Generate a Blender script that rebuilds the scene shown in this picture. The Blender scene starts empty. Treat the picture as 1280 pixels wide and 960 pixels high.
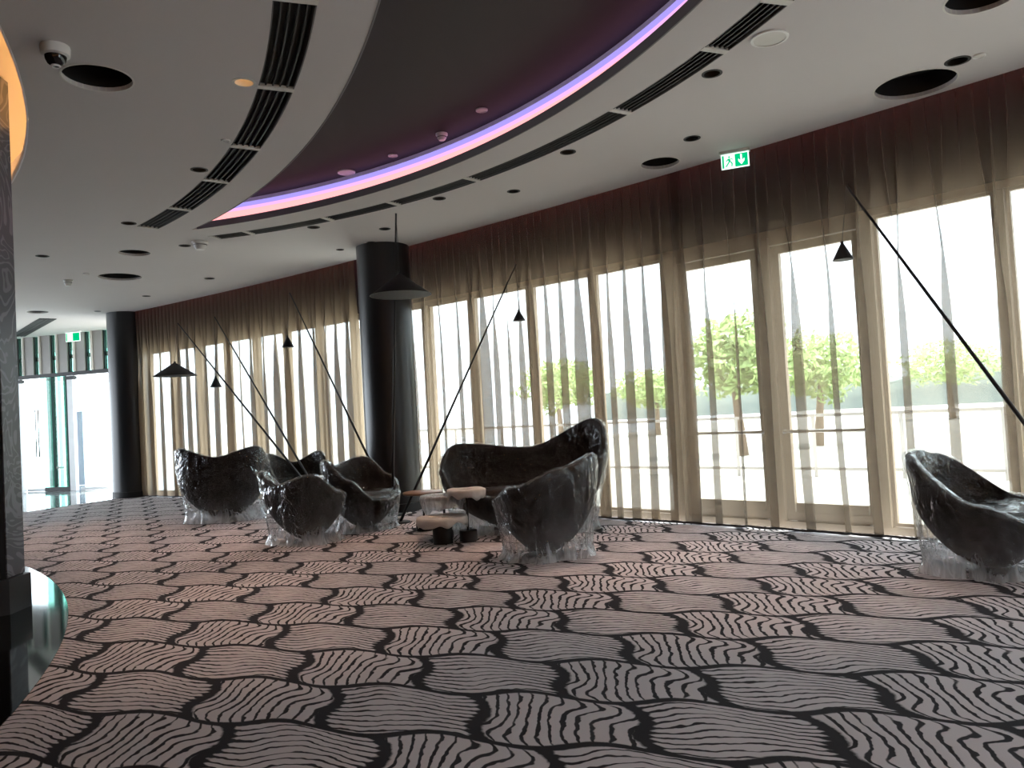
import bpy, bmesh, math, random
from mathutils import Vector, Matrix, noise
random.seed(7)
PI = math.pi; TAU = 2*PI
scene = bpy.context.scene
COL = scene.collection
R_ = math.radians

# ------------------------------------------------------------------ camera
F_PX, PITCH, ROLL, CH, H = 990.0, R_(1.95), R_(3.2), 1.35, 3.87
fwd = Vector((0, math.cos(PITCH), math.sin(PITCH)))
r0 = Vector((1, 0, 0)); u0 = r0.cross(fwd)
rgt = r0*math.cos(ROLL) - u0*math.sin(ROLL)
upv = u0*math.cos(ROLL) + r0*math.sin(ROLL)
cam = bpy.data.cameras.new('camera'); cam.sensor_width = 36; cam.lens = F_PX/1280*36
cam.clip_end = 500
camo = bpy.data.objects.new('camera', cam); COL.objects.link(camo)
camo.matrix_world = Matrix(((rgt.x, upv.x, -fwd.x, 0), (rgt.y, upv.y, -fwd.y, 0), (rgt.z, upv.z, -fwd.z, CH), (0, 0, 0, 1)))
scene.camera = camo
EYE = Vector((0, 0, CH))
def ray(px, py): return rgt*((px-640)/F_PX) + upv*((480-py)/F_PX) + fwd
def at_z(px, py, z):
    d = ray(px, py); return EYE + d*((z-CH)/d.z)
def at_y(px, py, y):
    d = ray(px, py); return EYE + d*(y/d.y)

# ------------------------------------------------------------------ world, sun, exposure
SKY, SUN, EXPO = 6.0, 15.0, 0.45
w = bpy.data.worlds.new('world'); scene.world = w; w.use_nodes = True
bg = w.node_tree.nodes['Background']; bg.inputs[0].default_value = (0.82, 0.91, 1.0, 1); bg.inputs[1].default_value = SKY
sl = bpy.data.lights.new('sun', 'SUN'); sl.energy = SUN; sl.angle = R_(1); sl.color = (1, .95, .86)
so = bpy.data.objects.new('sun', sl); COL.objects.link(so)
so.rotation_euler = Vector((-0.45, 0.12, -1)).to_track_quat('-Z', 'Y').to_euler()
scene.view_settings.view_transform = 'Standard'; scene.view_settings.look = 'None'
scene.view_settings.exposure = EXPO; scene.view_settings.gamma = 1
scene.view_settings.use_curve_mapping = False
scene.cycles.transparent_max_bounces = 32
scene.cycles.max_bounces = 10; scene.cycles.diffuse_bounces = 5
scene.cycles.sample_clamp_indirect = 6
scene.cycles.use_denoising = True

# ------------------------------------------------------------------ node helpers / materials
class S:
    """a socket with arithmetic"""
    def __init__(s, nt, sock): s.nt = nt; s.k = sock
    def _m(s, op, *o):
        n = s.nt.nodes.new('ShaderNodeMath'); n.operation = op
        for i, v in enumerate((s,)+o):
            if isinstance(v, S): s.nt.links.new(v.k, n.inputs[i])
            else: n.inputs[i].default_value = v
        return S(s.nt, n.outputs[0])
    def __add__(s, o): return s._m('ADD', o)
    def __radd__(s, o): return s._m('ADD', o)
    def __sub__(s, o): return s._m('SUBTRACT', o)
    def __rsub__(s, o): return (s*-1)+o
    def __mul__(s, o): return s._m('MULTIPLY', o)
    def __rmul__(s, o): return s._m('MULTIPLY', o)
    def __truediv__(s, o): return s._m('DIVIDE', o)
    def floor(s): return s._m('FLOOR')
    def abs(s): return s._m('ABSOLUTE')
    def sin(s): return s._m('SINE')
    def cos(s): return s._m('COSINE')
    def mn(s, o): return s._m('MINIMUM', o)
    def mx(s, o): return s._m('MAXIMUM', o)
    def fmod2(s): return s._m('FLOORED_MODULO', 2.0)
    def ss(s, lo, hi):
        n = s.nt.nodes.new('ShaderNodeMapRange'); n.interpolation_type = 'SMOOTHSTEP'
        s.nt.links.new(s.k, n.inputs[0]); n.inputs[1].default_value = lo; n.inputs[2].default_value = hi
        return S(s.nt, n.outputs[0])
def newmat(name):
    m = bpy.data.materials.new(name); m.use_nodes = True
    nt = m.node_tree; nt.nodes.clear()
    out = nt.nodes.new('ShaderNodeOutputMaterial')
    return m, nt, out
def noise_node(nt, scale, vec=None, detail=3, rough=.55):
    n = nt.nodes.new('ShaderNodeTexNoise'); n.inputs['Scale'].default_value = scale
    n.inputs['Detail'].default_value = detail; n.inputs['Roughness'].default_value = rough
    if vec is not None: nt.links.new(vec, n.inputs['Vector'])
    return n
def pbr(name, col, rough=.6, metal=0, var=.08, vscale=6, bump=0, bscale=60, emit=None, estr=0, coord='Object', spec=.5):
    m, nt, out = newmat(name)
    b = nt.nodes.new('ShaderNodeBsdfPrincipled')
    b.inputs['Roughness'].default_value = rough; b.inputs['Metallic'].default_value = metal
    b.inputs['Specular IOR Level'].default_value = spec
    tc = nt.nodes.new('ShaderNodeTexCoord')
    n = noise_node(nt, vscale, tc.outputs[coord])
    mix = nt.nodes.new('ShaderNodeMix'); mix.data_type = 'RGBA'
    mix.inputs['A'].default_value = tuple(c*(1-var) for c in col)+(1,)
    mix.inputs['B'].default_value = tuple(min(1, c*(1+var)) for c in col)+(1,)
    nt.links.new(n.outputs['Fac'], mix.inputs['Factor']); nt.links.new(mix.outputs['Result'], b.inputs['Base Color'])
    if bump:
        n2 = noise_node(nt, bscale, tc.outputs[coord], 4)
        bp = nt.nodes.new('ShaderNodeBump'); bp.inputs['Strength'].default_value = bump; bp.inputs['Distance'].default_value = .01
        nt.links.new(n2.outputs['Fac'], bp.inputs['Height']); nt.links.new(bp.outputs[0], b.inputs['Normal'])
    if emit:
        b.inputs['Emission Color'].default_value = tuple(emit)+(1,); b.inputs['Emission Strength'].default_value = estr
    nt.links.new(b.outputs[0], out.inputs[0])
    return m
def emission(name, col, strength):
    m, nt, out = newmat(name); e = nt.nodes.new('ShaderNodeEmission')
    e.inputs[0].default_value = tuple(col)+(1,); e.inputs[1].default_value = strength
    nt.links.new(e.outputs[0], out.inputs[0]); return m

def carpet_mat():
    m, nt, out = newmat('carpet')
    geo = nt.nodes.new('ShaderNodeNewGeometry')
    sep = nt.nodes.new('ShaderNodeSeparateXYZ'); nt.links.new(geo.outputs['Position'], sep.inputs[0])
    n1 = noise_node(nt, 2.2, geo.outputs['Position'], 2); n2 = noise_node(nt, 26, geo.outputs['Position'], 3); n3 = noise_node(nt, 9, geo.outputs['Position'], 2)
    N1 = S(nt, n1.outputs['Fac'])-.5; N2 = S(nt, n2.outputs['Fac'])-.5; N3 = S(nt, n3.outputs['Fac'])-.5
    x = S(nt, sep.outputs[0]) - .073; y = S(nt, sep.outputs[1]) - 3.509
    e1 = (.706, -.221); e2 = (-.314, .646); det = e1[0]*e2[1]-e1[1]*e2[0]
    a = x*(e2[1]/det) + y*(-e2[0]/det); b = x*(-e1[1]/det) + y*(e1[0]/det)
    a = a + N1*.10
    bq = b - ((a-.125)*TAU).cos()*.08 + N1*.06
    j = (bq+.5).floor(); bb = bq-j
    aq = a - bb*.30 - .04 - (bb*TAU).sin()*.05
    i = (aq+.5).floor(); aa = aq-i
    typ = (i+j).fmod2()                       # 0 wave cell, 1 line cell
    # line cell
    ll = bb*10.5 + (aa*7+j*2.1).sin()*.32 + N3*1.1
    line = (ll*TAU).sin()
    lthr = .78 - aa.abs()*.75 + N3*.8
    linedark = (line-lthr).ss(-.12, .22)
    # wave cell
    wv = (aa-bb*.20)*11 + (bb*10.5+aa*4).sin()*.24 + N3*.9
    wave = (wv*TAU).sin()
    wthr = .45 + bb.abs()*.55 + N3*1.3
    wavedark = (wave-wthr).ss(-.15, .25)
    dark = linedark + (wavedark-linedark)*(typ.ss(.4, .6)*-1+1)
    # edges of the cells
    fr = (line*.018)*typ + N2*.045
    side = (aa.abs()+fr).ss(.435, .462)
    row = (bb.abs()+N2*.02).ss(.448, .47)
    # rounded corner tips
    corner = (aa.abs()+bb.abs()*.55 + N2*.03).ss(.675, .70)
    edge = side.mx(row).mx(corner)
    dark = dark.mx(edge)
    # pile
    n4 = noise_node(nt, 420, geo.outputs['Position'], 2)
    mix = nt.nodes.new('ShaderNodeMix'); mix.data_type = 'RGBA'
    mix.inputs['A'].default_value = (.76, .70, .73, 1); mix.inputs['B'].default_value = (.030, .028, .034, 1)
    nt.links.new(dark.k, mix.inputs['Factor'])
    mul = nt.nodes.new('ShaderNodeMix'); mul.data_type = 'RGBA'; mul.blend_type = 'MULTIPLY'; mul.inputs['Factor'].default_value = .3
    nt.links.new(mix.outputs['Result'], mul.inputs['A']); nt.links.new(n4.outputs['Fac'], mul.inputs['B'])
    bs = nt.nodes.new('ShaderNodeBsdfPrincipled'); bs.inputs['Roughness'].default_value = .95
    bs.inputs['Specular IOR Level'].default_value = .15
    nt.links.new(mul.outputs['Result'], bs.inputs['Base Color'])
    hgt = (dark*-.6) + S(nt, n4.outputs['Fac'])*.5
    bp = nt.nodes.new('ShaderNodeBump'); bp.inputs['Strength'].default_value = .35; bp.inputs['Distance'].default_value = .006
    nt.links.new(hgt.k, bp.inputs['Height']); nt.links.new(bp.outputs[0], bs.inputs['Normal'])
    nt.links.new(bs.outputs[0], out.inputs[0]); return m

def sheer_mat(name, col, tcol, alpha):
    m, nt, out = newmat(name)
    tc = nt.nodes.new('ShaderNodeTexCoord'); n = noise_node(nt, 140, tc.outputs['Object'], 2)
    mixc = nt.nodes.new('ShaderNodeMix'); mixc.data_type = 'RGBA'
    mixc.inputs['A'].default_value = tuple(c*.85 for c in col)+(1,); mixc.inputs['B'].default_value = tuple(c*1.15 for c in col)+(1,)
    nt.links.new(n.outputs['Fac'], mixc.inputs['Factor'])
    d = nt.nodes.new('ShaderNodeBsdfDiffuse'); t = nt.nodes.new('ShaderNodeBsdfTranslucent'); tr = nt.nodes.new('ShaderNodeBsdfTransparent')
    nt.links.new(mixc.outputs['Result'], d.inputs[0]); t.inputs[0].default_value = tuple(tcol)+(1,)
    a = nt.nodes.new('ShaderNodeMixShader'); a.inputs[0].default_value = .5
    nt.links.new(d.outputs[0], a.inputs[1]); nt.links.new(t.outputs[0], a.inputs[2])
    b = nt.nodes.new('ShaderNodeMixShader'); b.inputs[0].default_value = alpha
    nt.links.new(tr.outputs[0], b.inputs[1]); nt.links.new(a.outputs[0], b.inputs[2])
    nt.links.new(b.outputs[0], out.inputs[0]); return m

def thin_fresnel(nt, normal=None):
    g = nt.nodes.new('ShaderNodeNewGeometry'); fr = nt.nodes.new('ShaderNodeFresnel')
    ior = S(nt, g.outputs['Backfacing'])*(1/1.45-1.45)+1.45
    nt.links.new(ior.k, fr.inputs[0])
    if normal is not None: nt.links.new(normal, fr.inputs['Normal'])
    return S(nt, fr.outputs[0])
def film_mat(name, milk=.10, gloss=.16, bump=.3, scale=4.5, slack=1):
    m, nt, out = newmat(name)
    tc = nt.nodes.new('ShaderNodeTexCoord')
    mp = nt.nodes.new('ShaderNodeMapping'); mp.inputs['Scale'].default_value = (1, 1, .28)
    nt.links.new(tc.outputs['Object'], mp.inputs[0])
    n = noise_node(nt, scale, mp.outputs[0], 4, .6); n.inputs['Distortion'].default_value = 1.2
    n2 = noise_node(nt, scale*.6, tc.outputs['Object'], 3, .5); n2.inputs['Distortion'].default_value = .8
    rd = ((S(nt, n.outputs['Fac'])-.5).abs()*-4+1).mx(0)
    rd2 = ((S(nt, n2.outputs['Fac'])-.5).abs()*-6+1).mx(0)
    hh = rd*.8 + rd2*.9 + S(nt, n.outputs['Fac'])*.6
    bp = nt.nodes.new('ShaderNodeBump'); bp.inputs['Strength'].default_value = bump; bp.inputs['Distance'].default_value = .03
    nt.links.new(hh.k, bp.inputs['Height'])
    g = nt.nodes.new('ShaderNodeBsdfGlossy'); g.inputs['Roughness'].default_value = .08; nt.links.new(bp.outputs[0], g.inputs['Normal'])
    d = nt.nodes.new('ShaderNodeBsdfDiffuse'); d.inputs[0].default_value = (.85, .87, .9, 1); nt.links.new(bp.outputs[0], d.inputs['Normal'])
    t = nt.nodes.new('ShaderNodeBsdfTranslucent'); t.inputs[0].default_value = (.85, .87, .9, 1)
    dt = nt.nodes.new('ShaderNodeMixShader'); dt.inputs[0].default_value = .5; nt.links.new(d.outputs[0], dt.inputs[1]); nt.links.new(t.outputs[0], dt.inputs[2])
    tr = nt.nodes.new('ShaderNodeBsdfTransparent'); tr.inputs[0].default_value = (.97, .97, .97, 1)
    a = nt.nodes.new('ShaderNodeMixShader')
    at = nt.nodes.new('ShaderNodeAttribute'); at.attribute_name = 'slack'
    mk = ((S(nt, n.outputs['Fac']).ss(.3, .8)*.7 + .6)*(S(nt, at.outputs['Fac'])*(.32*slack) + milk) + (rd.mx(rd2)).ss(.70, 1)*(S(nt, at.outputs['Fac'])*.14*slack+.05)).mn(.9)  # whitish streaks along the ridges paint in crinkle highlights
    nt.links.new(mk.k, a.inputs[0]); nt.links.new(tr.outputs[0], a.inputs[1]); nt.links.new(dt.outputs[0], a.inputs[2])
    fg = (thin_fresnel(nt, bp.outputs[0])*1.1 + gloss*.1).mn(.7)
    b = nt.nodes.new('ShaderNodeMixShader'); nt.links.new(fg.k, b.inputs[0]); nt.links.new(a.outputs[0], b.inputs[1]); nt.links.new(g.outputs[0], b.inputs[2])
    nt.links.new(b.outputs[0], out.inputs[0]); return m

def glass_mat(name, tint=(.93, .97, .96), refl=1.0):
    m, nt, out = newmat(name)
    tr = nt.nodes.new('ShaderNodeBsdfTransparent'); tr.inputs[0].default_value = tuple(tint)+(1,)
    g = nt.nodes.new('ShaderNodeBsdfGlossy'); g.inputs['Roughness'].default_value = .02
    f2 = thin_fresnel(nt)*refl
    b = nt.nodes.new('ShaderNodeMixShader'); nt.links.new(f2.k, b.inputs[0]); nt.links.new(tr.outputs[0], b.inputs[1]); nt.links.new(g.outputs[0], b.inputs[2])
    nt.links.new(b.outputs[0], out.inputs[0]); return m

def swirl_mat():
    m, nt, out = newmat('swirl_panel')
    tc = nt.nodes.new('ShaderNodeTexCoord')
    n = noise_node(nt, 1.6, tc.outputs['Object'], 2); n.inputs['Distortion'].default_value = 2.5
    s = ((S(nt, n.outputs['Fac'])*9*TAU).sin()).ss(.35, .8)
    mix = nt.nodes.new('ShaderNodeMix'); mix.data_type = 'RGBA'
    mix.inputs['A'].default_value = (.075, .078, .092, 1); mix.inputs['B'].default_value = (.17, .17, .19, 1)
    nt.links.new(s.k, mix.inputs['Factor'])
    b = nt.nodes.new('ShaderNodeBsdfPrincipled'); b.inputs['Roughness'].default_value = .35
    nt.links.new(mix.outputs['Result'], b.inputs['Base Color']); nt.links.new(b.outputs[0], out.inputs[0]); return m

M = dict(
 carpet=carpet_mat(),
 granite=pbr('black_granite', (.005, .0055, .0055), .06, var=.3, vscale=40, spec=.28),
 lobby=pbr('lobby_stone', (.16, .19, .19), .08, var=.15, vscale=3),
 ceil=pbr('ceiling_paint', (.57, .54, .525), .85, var=.02, vscale=1.2),
 recess=pbr('dark_recess_paint', (.027, .021, .018), .75, var=.05),
 black=pbr('black_matte', (.010, .010, .010), .7),
 vane=pbr('black_vane', (.012, .012, .012), .6),
 slotwhite=pbr('white_bar', (.62, .6, .55), .6),
 slotgrey=pbr('slot_grey', (.10, .097, .095), .6),
 column=pbr('column_charcoal', (.0125, .013, .015), .34, var=.08, vscale=3),
 core=pbr('core_dark', (.007, .007, .008), .6, spec=.2),
 swirl=swirl_mat(),
 wall=pbr('wall_paint', (.30, .28, .27), .85, var=.03),
 frame=pbr('window_frame_bronze', (.32, .24, .165), .5, var=.05),
 bulk=pbr('bulkhead_dark', (.025, .023, .022), .8),
 glass=glass_mat('clear_glass'),
 green=glass_mat('green_glass', (.50, .78, .70), 1.3),
 curtain=sheer_mat('sheer_taupe', (.056, .054, .058), (.30, .225, .16), .60),
 curtain_mid=sheer_mat('sheer_taupe_gathered', (.056, .054, .058), (.33, .24, .165), .66),
 curtain_far=sheer_mat('sheer_taupe_dense', (.056, .054, .058), (.34, .25, .17), .76),
 hem=pbr('dark_hem', (.04, .04, .045), .8),
 uph=pbr('dark_brown_upholstery', (.0095, .0065, .0062), .7, var=.15, vscale=20, bump=.2, bscale=220, spec=.12),
 cush=pbr('cushion_upholstery', (.012, .008, .0075), .75, var=.15, vscale=20, bump=.2, bscale=220, spec=.12),
 film=film_mat('clear_plastic_film', milk=.008, gloss=.0, bump=.85),
 foam=film_mat('white_foam_wrap', milk=.8, gloss=.05, bump=.5, scale=14, slack=0),
 tabletop=pbr('table_top_wood', (.30, .19, .14), .35, var=.15, vscale=9),
 wrap=pbr('foam_sheet', (.62, .58, .55), .6, var=.06, bump=.4, bscale=30),
 blackmetal=pbr('black_metal', (.006, .006, .007), .55),
 shadeout=pbr('lamp_shade_black', (.008, .008, .009), .6),
 shadein=pbr('lamp_shade_white', (.75, .75, .73), .6),
 white=pbr('white_plastic', (.72, .71, .68), .4),
 lens=pbr('dark_lens', (.01, .01, .012), .08),
 terrace=pbr('terrace_paving', (.52, .49, .45), .8, var=.05, vscale=.8),
 rail=pbr('rail_metal', (.45, .42, .40), .4),
 leaf=pbr('leaf_green', (.34, .46, .16), .6, var=.4, vscale=3),
 bark=pbr('bark', (.15, .10, .07), .9),
 hill=pbr('far_hill', (.16, .19, .17), .9, var=.2, vscale=.15),
 fin=pbr('facade_fin', (.24, .22, .20), .3, var=.05),
 jamb=pbr('door_jamb_white', (.75, .76, .78), .4),
 steel=pbr('steel', (.6, .6, .6), .25, 1),
 pink=emission('painted_glow_pink', (1.0, .36, .36), 1.25),
 violet=emission('led_violet', (.55, .42, 1.0), 3),
 orchid=emission('painted_glow_orchid', (.80, .40, .72), 1.0),
 lavender=emission('painted_glow_lavender', (.42, .34, .95), .8),
 violetdim=emission('led_violet_dim', (.45, .30, 1.0), 5),
 amber=emission('led_amber', (1.0, .50, .16), 16),
 rose=emission('led_rose', (1.0, .25, .30), 3.8),
 warm=emission('fill_lamp_warm', (1.0, .46, .15), 15),
 warmlow=emission('lamp_warm_low', (1.0, .50, .18), 1.6),
 signgreen=emission('sign_green', (0, .42, .16), 1.1),
 signwhite=emission('sign_white', (.75, 1, .9), 1.3),
 orange=pbr('orange_glass', (.30, .12, .03), .3, emit=(1, .5, .12), estr=1.2),
)

# ------------------------------------------------------------------ mesh helpers
def link(name, me, mat, parent=None):
    o = bpy.data.objects.new(name, me); COL.objects.link(o)
    if mat is not None:
        for mm in (mat if isinstance(mat, (list, tuple)) else [mat]): me.materials.append(mm)
    if parent is not None: o.parent = parent
    return o
def from_bm(name, bm, mat, parent=None, smooth=False):
    bmesh.ops.recalc_face_normals(bm, faces=bm.faces)
    me = bpy.data.meshes.new(name); bm.to_mesh(me); bm.free()
    if smooth:
        for p in me.polygons: p.use_smooth = True
    return link(name, me, mat, parent)
def from_pd(name, V, Fc, mat, parent=None, smooth=False):
    me = bpy.data.meshes.new(name); me.from_pydata([tuple(v) for v in V], [], Fc); me.update()
    if smooth:
        for p in me.polygons: p.use_smooth = True
    return link(name, me, mat, parent)
def thing(name, label, cat, loc=(0, 0, 0), rz=0, group=None):
    o = bpy.data.objects.new(name, None); COL.objects.link(o); o.empty_display_size = .1
    o.location = loc; o.rotation_euler = (0, 0, rz); return tag(o, label, cat, group)
def tag(o, label, cat, group=None):
    o['label'] = label; o['category'] = cat
    if group: o['group'] = group
    return o
def struct(o): o['kind'] = 'structure'; return o
def box_bm(bm, c, s, rz=0, bevel=0):
    r = bmesh.ops.create_cube(bm, size=1)
    mt = Matrix.Translation(c) @ Matrix.Rotation(rz, 4, 'Z') @ Matrix.Diagonal((*s, 1))
    bmesh.ops.transform(bm, matrix=mt, verts=r['verts'])
    if bevel: bmesh.ops.bevel(bm, geom=list({e for v in r['verts'] for e in v.link_edges}), offset=bevel, segments=2, affect='EDGES')
def box(name, c, s, mat, parent=None, rz=0, bevel=0):
    bm = bmesh.new(); box_bm(bm, Vector(c), s, rz, bevel); return from_bm(name, bm, mat, parent)
def lathe(name, prof, mat, parent=None, seg=32, loc=(0, 0, 0), closed=False):
    V = []; Fc = []
    n = len(prof)
    for k in range(seg):
        a = TAU*k/seg
        for (r, z) in prof: V.append((loc[0]+r*math.cos(a), loc[1]+r*math.sin(a), loc[2]+z))
    for k in range(seg):
        k2 = (k+1) % seg
        for i in range(n if closed else n-1):
            i2 = (i+1) % n
            Fc.append((k*n+i, k2*n+i, k2*n+i2, k*n+i2))
    if not closed:
        if prof[0][0] > 1e-5: Fc.append(tuple(k*n for k in range(seg))[::-1])
        if prof[-1][0] > 1e-5: Fc.append(tuple(k*n+n-1 for k in range(seg)))
    me_o = from_pd(name, V, Fc, mat, parent, True)
    md = me_o.modifiers.new('e', 'EDGE_SPLIT'); md.split_angle = R_(40)
    return me_o
def tube(name, p0, p1, ra, rb, mat, parent=None, seg=10):
    p0 = Vector(p0); p1 = Vector(p1); d = (p1-p0).normalized(); q = d.to_track_quat('Z', 'Y')
    V = []; Fc = []
    for p, r in ((p0, ra), (p1, rb)):
        for k in range(seg): V.append(p+q@Vector((r*math.cos(TAU*k/seg), r*math.sin(TAU*k/seg), 0)))
    for k in range(seg): Fc.append((k, (k+1) % seg, seg+(k+1) % seg, seg+k))
    Fc.append(tuple(range(seg))[::-1]); Fc.append(tuple(range(seg, 2*seg)))
    return from_pd(name, V, Fc, mat, parent, True)
def poly_fill(name, outer, holes, z, thick, mat, parent=None):
    cu = bpy.data.curves.new(name+'_c', 'CURVE'); cu.dimensions = '2D'; cu.fill_mode = 'BOTH'; cu.extrude = thick/2
    for L in [outer]+list(holes):
        sp = cu.splines.new('POLY'); sp.points.add(len(L)-1); sp.use_cyclic_u = True
        for p, q in zip(sp.points, L): p.co = (q[0], q[1], 0, 1)
    o = bpy.data.objects.new('tmp', cu); COL.objects.link(o)
    bpy.context.view_layer.update()
    me = bpy.data.meshes.new_from_object(o.evaluated_get(bpy.context.evaluated_depsgraph_get()))
    bpy.data.objects.remove(o); bpy.data.curves.remove(cu)
    me.materials.clear(); me.name = name
    me.transform(Matrix.Translation((0, 0, z+thick/2)))
    return link(name, me, mat, parent)
def arc(c, r, a0, a1, n): return [(c[0]+r*math.cos(a0+(a1-a0)*k/n), c[1]+r*math.sin(a0+(a1-a0)*k/n)) for k in range(n+1)]
def circ(c, r, n=40): return [(c[0]+r*math.cos(TAU*k/n), c[1]+r*math.sin(TAU*k/n)) for k in range(n)]
def ribbon(name, P, Q, z0, z1, mat, parent=None, solid=True):
    """solid strip between plan curves P and Q from z0 to z1"""
    n = len(P); V = []; Fc = []
    for p, q in zip(P, Q): V += [(p[0], p[1], z0), (q[0], q[1], z0), (q[0], q[1], z1), (p[0], p[1], z1)]
    for k in range(n-1):
        a = 4*k; b = a+4
        for i in range(4): Fc.append((a+i, a+(i+1) % 4, b+(i+1) % 4, b+i))
    Fc.append((0, 1, 2, 3)); Fc.append((4*n-1, 4*n-2, 4*n-3, 4*n-4))
    bm = bmesh.new(); me = bpy.data.meshes.new('t'); me.from_pydata(V, [], Fc); bm.from_mesh(me); bpy.data.meshes.remove(me)
    return from_bm(name, bm, mat, parent)

# ------------------------------------------------------------------ plan geometry
CORE = (-13.0, .69)                       # centre of the round core
RING = 10.95                              # edge of the black granite ring on the floor
CUR = (-48.45, -43.48); CURR = 72.5       # line of the curtains
GLZ = CURR+.36                            # line of the glazing
def cpt(ang, r): return Vector((CUR[0]+r*math.cos(ang), CUR[1]+r*math.sin(ang), 0))
def cang_pt(p): return math.atan2(p[1]-CUR[1], p[0]-CUR[0])
def cang(px, py, r):                      # bearing on the circle of radius r where the sight line through a pixel meets it
    d = ray(px, py); d = Vector((d.x, d.y)).normalized(); o = Vector((-CUR[0], -CUR[1]))
    b = o.dot(d); t = -b+math.sqrt(b*b-(o.length_squared-r*r)); q = o+d*t
    return math.atan2(q.y, q.x)
A_R = cang_pt((8.6, 2.2)); A_L = cang_pt((-8.5, 17.25))   # room ends of the window wall
PR = cpt(A_R, CURR); PL = cpt(A_L, CURR)

# ------------------------------------------------------------------ floor
edge = [tuple(cpt(A_R+(A_L-A_R)*k/40, CURR+.2)[:2]) for k in range(41)]
lob = [(-8.39, 16.21), (-9.07, 14.59), (-10.0, 12.35)]
a_s = math.atan2(11.2-CORE[1], -10.4-CORE[0]); a_e = math.atan2(-9-CORE[1], -3.0-CORE[0])
a_s = math.atan2(11.3, 2.6); a_s = math.acos((-10.45-CORE[0])/RING)
ringarc = arc(CORE, RING, a_s, -1.05, 60)
edge = [p for p in edge if p[0] > -8.2]
outer = [(9.5, -8), (9.5, PR.y)]+edge+[(-8.2, 16.9)]+lob+ringarc+[(ringarc[-1][0], -8)]
struct(poly_fill('floor', outer, [], -.05, .05, M['carpet']))
ring_o = arc(CORE, RING, 2.0, -1.3, 80); ring_i = arc(CORE, 9.6, 2.0, -1.3, 80)
struct(ribbon('floor_granite_ring', ring_i, ring_o, -.05, .004, M['granite']))
struct(from_pd('floor_lobby', [(-8.2, 16.9, -.004), (-9.1, 14.5, -.004), (-10.4, 11.2, -.004), (-24, 11, -.004), (-24, 26, -.004), (-7, 22, -.004)], [(0, 1, 2, 3, 4, 5)], M['lobby']))

# ------------------------------------------------------------------ ceiling with recess, slots and openings
C1 = CORE; R1 = 12.96; C2 = (-5.855, 2.684); R2 = 7.53
dx, dy = C2[0]-C1[0], C2[1]-C1[1]; dd = math.hypot(dx, dy); aa = (R1*R1-R2*R2+dd*dd)/(2*dd); hh = math.sqrt(R1*R1-aa*aa)
mx, my = C1[0]+aa*dx/dd, C1[1]+aa*dy/dd
tipA = (mx-hh*dy/dd, my+hh*dx/dd); tipB = (mx+hh*dy/dd, my-hh*dx/dd)
t1a = math.atan2(tipA[1]-C1[1], tipA[0]-C1[0]); t1b = math.atan2(tipB[1]-C1[1], tipB[0]-C1[0])
t2a = math.atan2(tipA[1]-C2[1], tipA[0]-C2[0]); t2b = math.atan2(tipB[1]-C2[1], tipB[0]-C2[0])
crescent = arc(C2, R2, t2a, t2b, 90)+arc(C1, R1, t1b, t1a, 70)[1:-1]
AMB = 10.80
amber_hole = circ(CORE, AMB, 140)
SC = (-5.855, 2.684)
def pang(c, px, py): p = at_z(px, py, H); return math.atan2(p.y-c[1], p.x-c[0])
# slots: runs between white bars
s1_div = [(540, -300), (466, -150), (369, 0), (346, 111), (308, 185), (271, 227), (226, 262), (184, 285)]
s2_div = [(1130, -140), (1055, -62), (972, 2), (893, 63), (772, 139), (592, 225), (497, 256), (406, 273), (310, 291), (262, 295)]
def run(c, divs): return sorted({round(pang(c, *d), 4) for d in divs})
run1 = run(CORE, s1_div); run2 = run(SC, s2_div)
def slot_poly(c, ri, ro, a0, a1): return arc(c, ro, a0, a1, 50)+arc(c, ri, a1, a0, 50)
S1 = (CORE, 12.35, 12.61, run1[0], run1[-1]); S2 = (SC, 7.915, 8.126, run2[0], run2[-1])
def rad_px(px, py, wpx, z=H):
    p = at_z(px, py, z); return wpx/2*((p-EYE).dot(fwd))/F_PX
big = [(122, 98, 80, 'large round dark ceiling opening beside the white dome camera'),
       (168, 316, 37, 'small far round dark opening in ceiling, nearer of two left of the curved slot end'),
       (150, 346, 50, 'wide far dark ceiling opening, nearer the dark left column'),
       (825, 204, 47, 'round dark ceiling opening near the green exit sign above the sheer curtain'),
       (1144, 106, 93, 'largest round dark ceiling opening at right close to curtain top'),
       (1228, -3, 84, 'dark round ceiling opening cut by the top edge at right'),
       (47, 390, 24, 'farthest dark round ceiling opening toward the glass lobby')]
small = [(305, 103, 26, 'lit amber downlight beside the broad curved black slot', True),
         (249, 212, 19, 'dark recessed downlight left of the curved black slot, middle of its run', True),
         (161, 279, 16, 'dark recessed downlight at the far tip of the broad curved slot', True),
         (231, 307, 13, 'small dark downlight beside the white cone detector', False),
         (53, 320, 14, 'dark downlight alone at far left of the ceiling', True),
         (262, 348, 11, 'small dark downlight over the far left curtain', False),
         (183, 370, 9, 'tiny dark downlight near the far left end of the curtain', False),
         (122, 389, 7, 'tiny dark downlight next to the top of the far left column', False),
         (425, 312, 9, 'small dark downlight left of the central column top', False),
         (464, 303, 10, 'small dark downlight just above the central column top', False),
         (481, 286, 13, 'dark downlight behind the tip of the tall black lamp rod', False),
         (549, 248, 15, 'dark downlight below the black slot, right of the lamp rod tip', True),
         (642, 239, 15, 'dark downlight over the middle of the right curtain', False),
         (710, 190, 18, 'dark downlight next to the narrow slot, above the curtain middle', True),
         (865, 173, 19, 'dark downlight between the medium round opening and the exit sign', False),
         (890, 92, 23, 'dark downlight between narrow slot and white ceiling speaker', True),
         (1197, 76, 27, 'dark downlight beyond the largest round opening, near right edge', False),
         (392, 284, 14, 'dark downlight close to the far end of the narrow slot', True)]
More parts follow.
